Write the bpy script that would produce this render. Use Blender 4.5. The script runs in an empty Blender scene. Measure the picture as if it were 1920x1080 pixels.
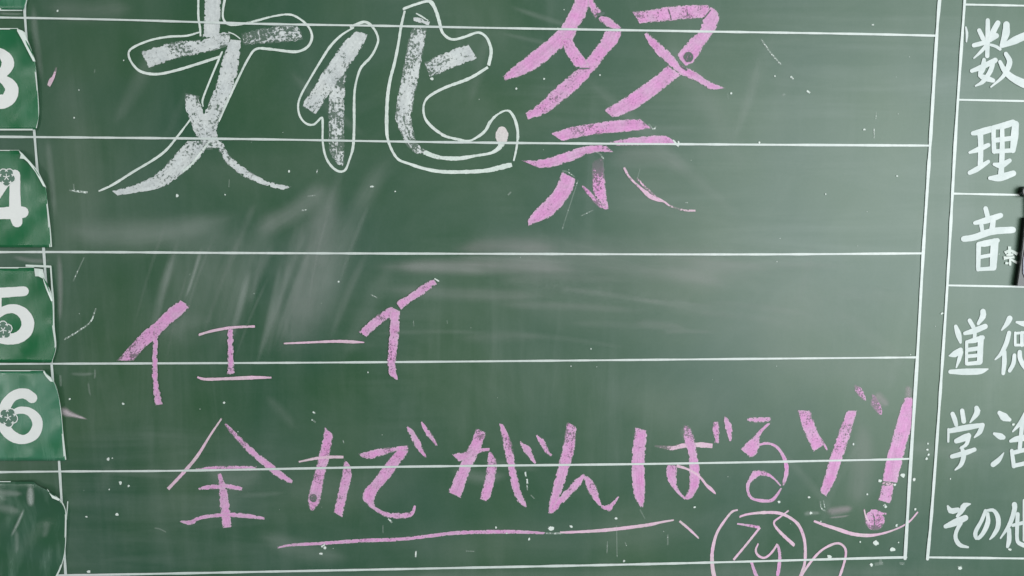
import bpy, bmesh, math, random
from mathutils import Matrix, Vector

random.seed(7)
S = bpy.context.scene
C = S.collection

# ------------------------------------------------------------------ camera
# The board is the plane Y = 0, facing -Y; X to the right, Z up, metres.
# Pose recovered from the ruled lines (10 cm apart).
F = 1300.0
AX, AY, AZ = 0.1053, -0.0503, -0.0016
TV = (-0.4131, -0.2302, 0.5915)
Z0 = 1.55                                   # height of the topmost ruled line
Rcv = (Matrix.Rotation(AZ, 3, 'Z') @ Matrix.Rotation(AY, 3, 'Y') @ Matrix.Rotation(AX, 3, 'X'))
Ccv = -(Rcv.transposed() @ Vector(TV))      # x right, y down, z into the board


def cv2w(v):
    return Vector((v.x, v.z, -v.y))


CAM = cv2w(Ccv) + Vector((0, 0, Z0))
ax_r = cv2w(Rcv.transposed() @ Vector((1, 0, 0)))
ax_u = cv2w(Rcv.transposed() @ Vector((0, -1, 0)))
ax_b = cv2w(Rcv.transposed() @ Vector((0, 0, -1)))
cd = bpy.data.cameras.new('camera')
cd.sensor_width = 36.0
cd.lens = 36.0 * F / 1920.0
cd.clip_start = 0.02
cd.clip_end = 100
cam = bpy.data.objects.new('camera', cd)
M = Matrix((ax_r, ax_u, ax_b)).transposed().to_4x4()
M.translation = CAM
cam.matrix_world = M
C.objects.link(cam)
S.camera = cam

# ------------------------------------------------------------------ light
w = bpy.data.worlds.new('World')
S.world = w
w.use_nodes = True
bg = w.node_tree.nodes['Background']
bg.inputs[0].default_value = (0.95, 1.0, 0.98, 1)
bg.inputs[1].default_value = 0.16


def area(name, loc, target, sx, sy, power, col):
    d = bpy.data.lights.new(name, 'AREA')
    d.shape = 'RECTANGLE'
    d.size = sx
    d.size_y = sy
    d.energy = power
    d.color = col
    o = bpy.data.objects.new(name, d)
    o.location = loc
    o.rotation_euler = (Vector(target) - Vector(loc)).to_track_quat('-Z', 'Y').to_euler()
    C.objects.link(o)
    return o


# classroom window, right behind the camera: gives the soft sheen on the right of the board
area('window_light', (2.05, -1.9, 1.36), (0.6, 0, 1.3), 1.8, 1.5, 66, (0.93, 0.99, 1.0))
# fluorescent ceiling tubes
area('ceiling_light', (0.1, -1.3, 3.0), (0.4, 0, 1.3), 2.6, 0.5, 11, (0.98, 1.0, 0.97))
# narrow light strip added far left to make the glints on the vinyl cards
area('card_glint_light', (-1.45, -1.75, 1.15), (0.0, 0, 1.3), 0.06, 1.5, 4.5, (0.96, 1.0, 0.97))

S.view_settings.view_transform = 'Standard'
S.view_settings.look = 'None'
S.view_settings.gamma = 1
S.view_settings.exposure = 0
S.view_settings.use_curve_mapping = False
S.render.engine = 'CYCLES'
S.cycles.transparent_max_bounces = 48
S.cycles.max_bounces = 6

MM = 0.001


def P(x, y, h=0.0):
    """Survey point of the photograph -> metres, on the plane h in front of the board."""
    d = ax_r * ((x - 960) / F) - ax_u * ((y - 540) / F) - ax_b
    t = (-h - CAM.y) / d.y
    return CAM + d * t


PX = (P(961, 540) - P(960, 540)).length      # metres per survey unit, about 0.46 mm


# ------------------------------------------------------------------ materials
class N:
    def __init__(s, name):
        s.m = bpy.data.materials.new(name)
        s.m.use_nodes = True
        s.t = s.m.node_tree
        s.b = s.t.nodes['Principled BSDF']

    def n(s, typ, **kw):
        x = s.t.nodes.new(typ)
        for k, v in kw.items():
            setattr(x, k, v)
        return x

    def l(s, a, b):
        s.t.links.new(a, b)

    def val(s, sock, v):
        if hasattr(v, 'is_linked') or isinstance(v, bpy.types.NodeSocket):
            s.l(v, sock)
        else:
            sock.default_value = v

    def math(s, op, a, b=0.0, c=0.0, clamp=False):
        x = s.n('ShaderNodeMath', operation=op, use_clamp=clamp)
        s.val(x.inputs[0], a)
        s.val(x.inputs[1], b)
        s.val(x.inputs[2], c)
        return x.outputs[0]

    def noise(s, vec, scale, detail=2.0, rough=0.5, dist=0.0):
        x = s.n('ShaderNodeTexNoise')
        x.inputs['Scale'].default_value = scale
        x.inputs['Detail'].default_value = detail
        x.inputs['Roughness'].default_value = rough
        x.inputs['Distortion'].default_value = dist
        s.l(vec, x.inputs['Vector'])
        return x.outputs['Fac']

    def pos(s):
        return s.n('ShaderNodeNewGeometry').outputs['Position']

    def mapv(s, vec, scale=(1, 1, 1), rot=(0, 0, 0), loc=(0, 0, 0)):
        x = s.n('ShaderNodeMapping')
        x.inputs['Scale'].default_value = scale
        x.inputs['Rotation'].default_value = rot
        x.inputs['Location'].default_value = loc
        s.l(vec, x.inputs['Vector'])
        return x.outputs[0]

    def attr(s, name):
        return s.n('ShaderNodeAttribute', attribute_name=name).outputs['Fac']

    def mr(s, v, a, b, c, d, smooth=False):
        x = s.n('ShaderNodeMapRange')
        x.interpolation_type = 'SMOOTHSTEP' if smooth else 'LINEAR'
        s.val(x.inputs[0], v)
        for i, q in enumerate((a, b, c, d)):
            s.val(x.inputs[i + 1], q)
        return x.outputs[0]

    def mix(s, f, a, b):
        x = s.n('ShaderNodeMix', data_type='RGBA')
        s.val(x.inputs[0], f)
        s.val(x.inputs[6], a)
        s.val(x.inputs[7], b)
        return x.outputs[2]

    def bump(s, h, strength, dist):
        x = s.n('ShaderNodeBump')
        x.inputs['Strength'].default_value = strength
        x.inputs['Distance'].default_value = dist
        s.l(h, x.inputs['Height'])
        s.l(x.outputs[0], s.b.inputs['Normal'])


def rgb(r, g, b):
    def f(c):
        c /= 255.0
        return c / 12.92 if c <= 0.04045 else ((c + 0.055) / 1.055) ** 2.4
    return (f(r), f(g), f(b), 1)


def chalk_mat(name, base, pale, grain=620.0, patch=0.7, rag=7.0, film_a=0.42, fringe=None, shade=0.10, drag_a=0.4, gain=1.0):
    k = N(name)
    p = k.pos()
    uv = k.n('ShaderNodeUVMap', uv_map='UVMap').outputs[0]
    n1 = k.noise(p, grain, 3.0, 0.62)
    n2 = k.noise(p, 95.0, 3.0, 0.6)
    n3 = k.noise(p, 1700.0, 2.0, 0.5)
    drag = k.noise(k.mapv(uv, (22, 480, 1)), 1.0, 4.0, 0.65, 0.6)     # lines drawn out by the chalk
    coarse = k.noise(p, 230.0, 2.0, 0.6)
    edge = k.attr('edge')
    dens = k.attr('dens')
    # ragged edge
    e = k.math('ADD', edge, k.math('MULTIPLY', k.math('SUBTRACT', n1, 0.5), rag))
    e = k.math('ADD', e, k.math('MULTIPLY', k.math('SUBTRACT', coarse, 0.5), rag))
    ef = k.mr(e, -0.6, 1.8, 0.0, 1.0, True)
    cov = k.math('ADD', k.math('MULTIPLY', dens, gain), k.math('MULTIPLY', k.math('SUBTRACT', n2, 0.5), patch))
    cov = k.math('ADD', cov, k.math('MULTIPLY', k.math('SUBTRACT', drag, 0.5), drag_a))
    cov = k.math('MULTIPLY', cov, ef)
    cov = k.mr(cov, 0, 1, 0.16, 0.84)
    lo = k.math('SUBTRACT', cov, 0.05)
    hi = k.math('ADD', cov, 0.05)
    g = k.math('ADD', k.math('MULTIPLY', n1, 0.78), k.math('MULTIPLY', n3, 0.22))
    a = k.mr(g, lo, hi, 1.0, 0.0, True)
    a = k.math('MULTIPLY', a, k.mr(n2, 0.3, 0.7, 0.88, 1.0))
    # a thin film of dust between the grains
    film = k.math('MULTIPLY', k.math('MULTIPLY', dens, ef), film_a)
    a = k.math('MAXIMUM', a, film, clamp=True)
    k.l(a, k.b.inputs['Alpha'])
    n4 = k.noise(p, 60.0, 3.0, 0.55)
    col = k.mix(k.mr(n4, 0.35, 0.65, 0, 1), base, pale)
    if fringe:
        fr = k.mr(k.math('ADD', edge, k.math('MULTIPLY', k.math('SUBTRACT', coarse, 0.5), 8.0)), 0.5, 4.5, 0.8, 0.0, True)
        col = k.mix(fr, col, fringe)
    col2 = k.n('ShaderNodeHueSaturation')
    k.l(col, col2.inputs['Color'])
    v = k.math('ADD', k.mr(n1, 0.3, 0.7, shade, -shade), k.mr(drag, 0.3, 0.7, 1.0 + shade, 1.0 - shade))
    k.l(v, col2.inputs['Value'])
    k.l(col2.outputs[0], k.b.inputs['Base Color'])
    k.b.inputs['Roughness'].default_value = 0.95
    k.b.inputs['Specular IOR Level'].default_value = 0.1
    k.bump(n1, 0.35, 0.0006)
    return k.m


MAT = {}
MAT['pink'] = chalk_mat('pink_chalk', rgb(220, 153, 204), rgb(213, 170, 203), fringe=rgb(210, 184, 202), shade=0.13, rag=10.0, patch=0.95, drag_a=0.6, gain=0.88, film_a=0.5)
MAT['white'] = chalk_mat('white_chalk', rgb(202, 206, 207), rgb(216, 219, 218), grain=400.0, patch=0.8, rag=14.0, film_a=0.26, drag_a=0.75, gain=0.99)
MAT['line'] = chalk_mat('white_chalk_line', rgb(224, 230, 225), rgb(216, 226, 219), grain=620.0, rag=5.0)
MAT['palepink'] = chalk_mat('pale_pink_chalk', rgb(228, 186, 212), rgb(220, 196, 206), grain=700.0, rag=4.0)


def dust_mat():
    k = N('chalk_dust')
    uv = k.n('ShaderNodeUVMap', uv_map='UVMap').outputs[0]
    st = k.noise(k.mapv(uv, (5, 70, 1)), 1.0, 4.0, 0.6, 0.6)
    p = k.pos()
    cl = k.noise(p, 14.0, 3.0, 0.55)
    gr = k.noise(p, 900.0, 2.0, 0.6)
    e = k.mr(k.attr('edge'), 0.0, 1.0, 0.0, 1.0, True)
    a = k.math('MULTIPLY', k.attr('dens'), e)
    a = k.math('MULTIPLY', a, k.mr(st, 0.28, 0.72, 0.6, 1.2))
    a = k.math('MULTIPLY', a, k.mr(cl, 0.3, 0.7, 0.55, 1.25))
    a = k.math('MULTIPLY', a, k.mr(gr, 0.3, 0.7, 0.8, 1.2), clamp=True)
    k.l(a, k.b.inputs['Alpha'])
    tint = k.attr('tint')
    k.l(k.mix(tint, rgb(196, 204, 198), rgb(214, 180, 198)), k.b.inputs['Base Color'])
    k.b.inputs['Roughness'].default_value = 0.95
    k.b.inputs['Specular IOR Level'].default_value = 0.1
    return k.m


MAT['dust'] = dust_mat()
MAT['offwhite'] = chalk_mat('off_white_chalk', rgb(226, 214, 214), rgb(220, 214, 212), grain=620.0, rag=5.0)
MAT['gap'] = chalk_mat('rubbed_gap', rgb(92, 110, 102), rgb(112, 118, 114), grain=700.0, rag=5.0)


def board_mat():
    k = N('green_chalkboard')
    p = k.pos()
    big = k.noise(p, 4.2, 5.0, 0.6, 1.1)
    mid = k.noise(p, 13.0, 4.0, 0.6, 1.4)
    # wiping marks of a felt eraser: slanted, level and diagonal streaks, in patches only
    m1 = k.mr(k.noise(p, 3.0, 2.0, 0.5, 0.8), 0.46, 0.66, 0, 1)
    m2 = k.mr(k.noise(k.mapv(p, loc=(5, 0, 3)), 3.4, 2.0, 0.5, 0.8), 0.46, 0.66, 0, 1)
    m3 = k.mr(k.noise(k.mapv(p, loc=(1, 0, 9)), 3.0, 2.0, 0.5, 0.8), 0.48, 0.68, 0, 1)
    s1 = k.noise(k.mapv(p, (38, 1, 4), (0, 0.34, 0)), 1.0, 5.0, 0.6, 1.0)
    s2 = k.noise(k.mapv(p, (4, 1, 42), (0, 0.08, 0)), 1.0, 5.0, 0.6, 0.9)
    s3 = k.noise(k.mapv(p, (44, 1, 5), (0, -0.85, 0)), 1.0, 5.0, 0.6, 0.8)
    fine = k.noise(p, 420.0, 3.0, 0.6)

    def mul(x, y):
        return k.math('MULTIPLY', x, y)
    f = k.math('ADD', mul(k.mr(big, 0.36, 0.66, 0, 1), 0.058), mul(k.mr(mid, 0.42, 0.7, 0, 1), 0.022))
    f = k.math('ADD', f, mul(mul(k.mr(s1, 0.42, 0.7, 0, 1), m1), 0.07))
    f = k.math('ADD', f, mul(mul(k.mr(s2, 0.42, 0.7, 0, 1), m2), 0.06))
    f = k.math('ADD', f, mul(mul(k.mr(s3, 0.45, 0.7, 0, 1), m3), 0.05))
    f = k.math('ADD', f, mul(k.mr(fine, 0.4, 0.75, 0, 1), 0.012), clamp=True)
    hue = k.noise(p, 7.0, 2.0, 0.5)
    green = k.mix(k.mr(hue, 0.35, 0.65, 0, 1), rgb(35, 79, 56), rgb(43, 83, 52))
    k.l(k.mix(f, green, rgb(192, 196, 196)), k.b.inputs['Base Color'])
    k.l(k.mr(big, 0.3, 0.7, 0.40, 0.46), k.b.inputs['Roughness'])
    k.b.inputs['Specular IOR Level'].default_value = 0.62
    und = k.noise(p, 16.0, 2.0, 0.5)
    h = k.math('ADD', k.math('MULTIPLY', und, 0.7), k.math('MULTIPLY', fine, 0.012))
    k.bump(h, 0.10, 0.002)
    return k.m


MAT['board'] = board_mat()


def paint_mat(name, col, rough=0.42, wear=0.25, blotch=0.25, bs=22.0):
    k = N(name)
    p = k.pos()
    n1 = k.noise(p, 240.0, 4.0, 0.65)
    n2 = k.noise(p, bs, 3.0, 0.55)
    c = k.mix(k.math('MULTIPLY', k.mr(n1, 0.45, 0.75, 0, 1), wear), col,
              (col[0] * 0.72, col[1] * 0.76, col[2] * 0.74, 1))
    c = k.mix(k.math('MULTIPLY', k.mr(n2, 0.35, 0.65, 0, 1), blotch), c,
              (col[0] * 0.8, col[1] * 0.84, col[2] * 0.83, 1))
    k.l(c, k.b.inputs['Base Color'])
    k.b.inputs['Roughness'].default_value = rough
    k.bump(n1, 0.12, 0.0006)
    return k.m


MAT['rule'] = paint_mat('white_rule_paint', rgb(214, 220, 217), 0.42, 0.6, 0.5, 30.0)
MAT['brush'] = paint_mat('white_brush_paint', rgb(208, 214, 213), 0.45, 0.45, 0.8, 75.0)
MAT['digit'] = paint_mat('white_digit_print', rgb(238, 238, 236), 0.3, 0.12)
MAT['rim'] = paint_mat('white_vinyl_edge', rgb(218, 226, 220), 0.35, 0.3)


def card_mat(name, a, b, film, rough=0.16):
    k = N(name)
    p = k.pos()
    n = k.noise(p, 26.0, 3.0, 0.55, 0.6)
    n2 = k.noise(k.mapv(p, (60, 1, 14), (0, 0.5, 0)), 1.0, 4.0, 0.6, 0.4)
    c = k.mix(k.mr(n, 0.35, 0.65, 0, 1), a, b)
    c = k.mix(k.math('MULTIPLY', k.mr(n2, 0.5, 0.8, 0, 1), film), c, rgb(176, 204, 190))
    k.l(c, k.b.inputs['Base Color'])
    k.b.inputs['Roughness'].default_value = rough
    k.b.inputs['Specular IOR Level'].default_value = 0.5
    k.l(k.mr(n2, 0.3, 0.8, rough, rough + 0.2), k.b.inputs['Roughness'])
    w_ = k.noise(p, 22.0, 2.0, 0.5, 0.4)
    k.bump(w_, 0.22, 0.004)
    return k.m


MAT['card'] = card_mat('green_vinyl_card', rgb(22, 100, 58), rgb(36, 108, 70), 0.14)
MAT['cardlight'] = card_mat('dusty_green_vinyl_card', rgb(46, 112, 78), rgb(62, 122, 94), 0.2)
MAT['carddark'] = card_mat('dark_green_vinyl_card', rgb(44, 88, 62), rgb(54, 92, 72), 0.2, 0.14)
MAT['petal'] = paint_mat('grey_green_petal_print', rgb(92, 124, 108), 0.4, 0.3)
MAT['black'] = paint_mat('black_plastic', rgb(14, 18, 16), 0.3, 0.1)
MAT['lilac'] = paint_mat('pale_lilac_plastic', rgb(214, 214, 236), 0.3, 0.1)
MAT['bare'] = paint_mat('slate_bare_spot', rgb(84, 104, 96), 0.5, 0.5)


# ------------------------------------------------------------------ helpers
def link(name, me, mat, parent=None, org=None):
    me.materials.append(MAT[mat])
    o = bpy.data.objects.new(name, me)
    C.objects.link(o)
    if parent:
        o.parent = parent
    elif org is not None:
        o.location = org
    return o


def thing(name, label, cat, x, y, group=None, h=0.0):
    o = bpy.data.objects.new(name, None)
    o.empty_display_size = 0.02
    C.objects.link(o)
    o.location = P(x, y, h)
    o['label'] = label
    o['category'] = cat
    if group:
        o['group'] = group
    return o


def cr(pts, n):
    """Catmull-Rom through pts (tuples), n samples by arc length."""
    if len(pts) == 1:
        pts = [pts[0], pts[0]]
    q = [tuple(2 * a - b for a, b in zip(pts[0], pts[1]))] + list(pts) + \
        [tuple(2 * a - b for a, b in zip(pts[-1], pts[-2]))]
    out = []
    for i in range(1, len(q) - 2):
        p0, p1, p2, p3 = q[i - 1:i + 3]
        for j in range(8):
            t = j / 8
            out.append(tuple(0.5 * (2 * b + (c - a) * t + (2 * a - 5 * b + 4 * c - d) * t * t +
                                    (3 * b - a - 3 * c + d) * t ** 3)
                             for a, b, c, d in zip(p0, p1, p2, p3)))
    out.append(tuple(pts[-1]))
    L = [0.0]
    for a, b in zip(out, out[1:]):
        L.append(L[-1] + math.hypot(b[0] - a[0], b[1] - a[1]))
    res = []
    k = 0
    for i in range(n):
        s = L[-1] * i / (n - 1)
        while k < len(L) - 2 and L[k + 1] < s:
            k += 1
        dl = L[k + 1] - L[k]
        t = 0 if dl < 1e-9 else (s - L[k]) / dl
        res.append(tuple(a + (b - a) * t for a, b in zip(out[k], out[k + 1])))
    return res


def plen(p):
    return sum(math.hypot(b[0] - a[0], b[1] - a[1]) for a, b in zip(p, p[1:]))


def edges_of(pts, w=None, wob=0.0):
    """centreline (x, y[, w]) -> left and right edge lists"""
    full = [(p[0], p[1], p[2] if len(p) > 2 else w) for p in pts]
    n = max(6, int(plen(full) / 4))
    c = cr(full, n)
    Lf, Rt = [], []
    for i, (x, y, ww) in enumerate(c):
        a = c[max(0, i - 1)]
        b = c[min(n - 1, i + 1)]
        dx, dy = b[0] - a[0], b[1] - a[1]
        d = math.hypot(dx, dy) or 1
        nx, ny = -dy / d, dx / d
        r = max(0.6, ww / 2) * (1 + wob * random.uniform(-1, 1))
        Lf.append((x + nx * r, y + ny * r))
        Rt.append((x - nx * r, y - ny * r))
    return Lf, Rt


def ribbon(name, Lf, Rt, mat, parent, h, dens=1.0, cols=7, rel=False, tint=0.0, n=None, org=None):
    """One stroke: a strip between two edges, with coverage and edge-distance attributes."""
    n = n or max(8, int(max(plen(Lf), plen(Rt)) / 4))
    A = cr(Lf, n)
    B = cr(Rt, n)
    dl = dens if isinstance(dens, (list, tuple)) else [dens, dens]
    o = parent.location if parent and parent.type == 'EMPTY' else (org or Vector((0, 0, 0)))
    vs, ed, de, uv = [], [], [], []
    tot = max(1e-6, plen([((a[0] + b[0]) / 2, (a[1] + b[1]) / 2) for a, b in zip(A, B)]))
    run = 0.0
    pm = None
    for i in range(n):
        a, b = A[i], B[i]
        wid = math.hypot(a[0] - b[0], a[1] - b[1])
        m = ((a[0] + b[0]) / 2, (a[1] + b[1]) / 2)
        if pm:
            run += math.hypot(m[0] - pm[0], m[1] - pm[1])
        pm = m
        f = i / (n - 1) * (len(dl) - 1)
        k = min(int(f), len(dl) - 2)
        dd = dl[k] + (dl[k + 1] - dl[k]) * (f - k)
        for j in range(cols):
            t = j / (cols - 1)
            vs.append(P(a[0] + (b[0] - a[0]) * t, a[1] + (b[1] - a[1]) * t, h) - o)
            side = min(t, 1 - t) * wid
            end = min(run, tot - run) if run < tot else 0.0
            if rel:
                ed.append(min(1.0, min(t, 1 - t) * 2.0) * min(1.0, max(0.0, end) / (0.22 * tot)))
            else:
                # very thin lines keep a solid core
                ed.append(min(side + (1.4 if wid < 9 else 0.0), end + 0.9))
            de.append(dd)
            uv.append((run * PX, t * wid * PX))
    fs = []
    for i in range(n - 1):
        for j in range(cols - 1):
            q = i * cols + j
            fs.append((q, q + 1, q + cols + 1, q + cols))
    me = bpy.data.meshes.new(name)
    me.from_pydata(vs, [], fs)
    for nm, arr in (('edge', ed), ('dens', de), ('tint', [tint] * len(vs))):
        at = me.attributes.new(nm, 'FLOAT', 'POINT')
        at.data.foreach_set('value', arr)
    ul = me.uv_layers.new(name='UVMap')
    for lp in me.loops:
        ul.data[lp.index].uv = uv[lp.vertex_index]
    me.update()
    fix_normals(me)
    return link(name, me, mat, parent, org if not parent else None)


def fix_normals(me):
    """turn every face towards the room (-Y)"""
    bm = bmesh.new()
    bm.from_mesh(me)
    for f in bm.faces:
        f.normal_update()
        if f.normal.y > 0:
            f.normal_flip()
    bm.to_mesh(me)
    bm.free()


def brush_verts(bm, pts, h, o, w=None, base=None):
    """round-ended flat brush stroke added to bm"""
    Lf, Rt = edges_of(pts, w, 0.03)
    full = [(p[0], p[1], p[2] if len(p) > 2 else w) for p in pts]

    e = full[-1]
    s = full[0]

    def Q(x, y):
        return P(x, y, h + (base(x, y) if base else 0.0)) - o
    # strip + caps as faces, robust for self-overlapping strokes
    VL = [bm.verts.new(Q(x, y)) for x, y in Lf]
    VR = [bm.verts.new(Q(x, y)) for x, y in Rt]
    for i in range(len(VL) - 1):
        bm.faces.new((VL[i], VL[i + 1], VR[i + 1], VR[i]))
    for va, vb, pa, pb, c in ((VL[-1], VR[-1], Lf[-1], Rt[-1], e), (VR[0], VL[0], Rt[0], Lf[0], s)):
        arc = [bm.verts.new(Q(x, y)) for x, y in cap_turn(c, pa, pb)]
        bm.faces.new([va] + arc + [vb])


def cap_turn(c, a, b):
    a0 = math.atan2(a[1] - c[1], a[0] - c[0])
    r = math.hypot(a[0] - c[0], a[1] - c[1])
    return [(c[0] + r * math.cos(a0 - math.pi * i / 6), c[1] + r * math.sin(a0 - math.pi * i / 6))
            for i in range(1, 6)]


def brush(name, strokes, mat, parent, h, w=None, step=0.02 * MM, base=None):
    o = parent.location if parent and parent.type == 'EMPTY' else Vector((0, 0, 0))
    bm = bmesh.new()
    for i, s in enumerate(strokes):
        brush_verts(bm, s, h + i * step, o, w, base)
    for f in bm.faces:
        f.normal_update()
        if f.normal.y > 0:
            f.normal_flip()
    me = bpy.data.meshes.new(name)
    bm.to_mesh(me)
    bm.free()
    return link(name, me, mat, parent)


# ------------------------------------------------------------------ the board
X0, X1, ZB, ZT = -0.55, 1.45, 0.78, 1.86
TH = 0.018
bm = bmesh.new()
bmesh.ops.create_cube(bm, size=1.0, matrix=Matrix.Translation(((X0 + X1) / 2, TH / 2, (ZB + ZT) / 2)) @
                      Matrix.Diagonal((X1 - X0, TH, ZT - ZB, 1)))
bmesh.ops.bevel(bm, geom=bm.edges[:], offset=0.002, segments=2, affect='EDGES')
me = bpy.data.meshes.new('blackboard')
bm.to_mesh(me)
bm.free()
board = link('blackboard', me, 'board')
board['label'] = 'green classroom chalkboard with white ruled rows, dusty wiping marks and a soft sheen'
board['category'] = 'chalkboard'

H_SMEAR = 0.06 * MM
H_CHALK = 0.20 * MM
H_RULE = 0.62 * MM

RULES = [
    ('top', [(-60, 32), (47, 33.5), (240, 37.5), (480, 44.5), (720, 48.5), (960, 53), (1200, 57), (1380, 60), (1600, 63.5), (1757, 67)], 5),
    ('', [(-60, 256), (65, 257), (240, 258.5), (480, 261), (720, 265), (960, 268), (1380, 271), (1744, 273)], 5),
    ('', [(-60, 473), (82, 472.5), (240, 473), (480, 474.5), (960, 476), (1400, 477), (1731, 475)], 5),
    ('', [(-60, 682.5), (100, 682), (480, 680.5), (720, 679), (960, 677), (1440, 672.5), (1720, 670)], 4.6),
    ('', [(-60, 886), (110, 884), (300, 883), (480, 880), (760, 875), (1240, 869.5), (1640, 862), (1708, 860)], 4.8),
    ('', [(-60, 1083), (105, 1079), (204, 1077.5), (390, 1074), (800, 1066), (1240, 1057), (1630, 1046.5), (1699, 1045)], 5.2),
    ('', [(49, -14), (47, 33), (65, 257), (82, 471), (97, 686), (112, 884), (124, 1095)], 6),
    ('', [(1763, -14), (1756.5, 67), (1744, 273), (1731, 475), (1720, 671), (1708, 861), (1697, 1047)], 7),
    ('', [(1810, -14), (1800, 130), (1791, 270), (1776, 540), (1758, 810), (1747, 960), (1739, 1048)], 6.5),
    ('', [(1810, 8.5), (1990, 12)], 4.5),
    ('', [(1797, 187), (1990, 191)], 4.5),
    ('', [(1787, 363), (1990, 367)], 4.5),
    ('', [(1776, 535), (1990, 539)], 4.5),
    ('', [(1739, 1045), (1990, 1048)], 5),
]
for i, (nm, pts, ww) in enumerate(RULES):
    brush('ruled_line', [[(x, y, ww * random.uniform(0.66, 0.96)) for x, y in
                          cr(pts, max(8, int(plen(pts) / 28)))]], 'rule', board, H_RULE + (0.06 * MM if i > 5 else 0) + (0.03 * MM if i > 8 else 0))

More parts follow.
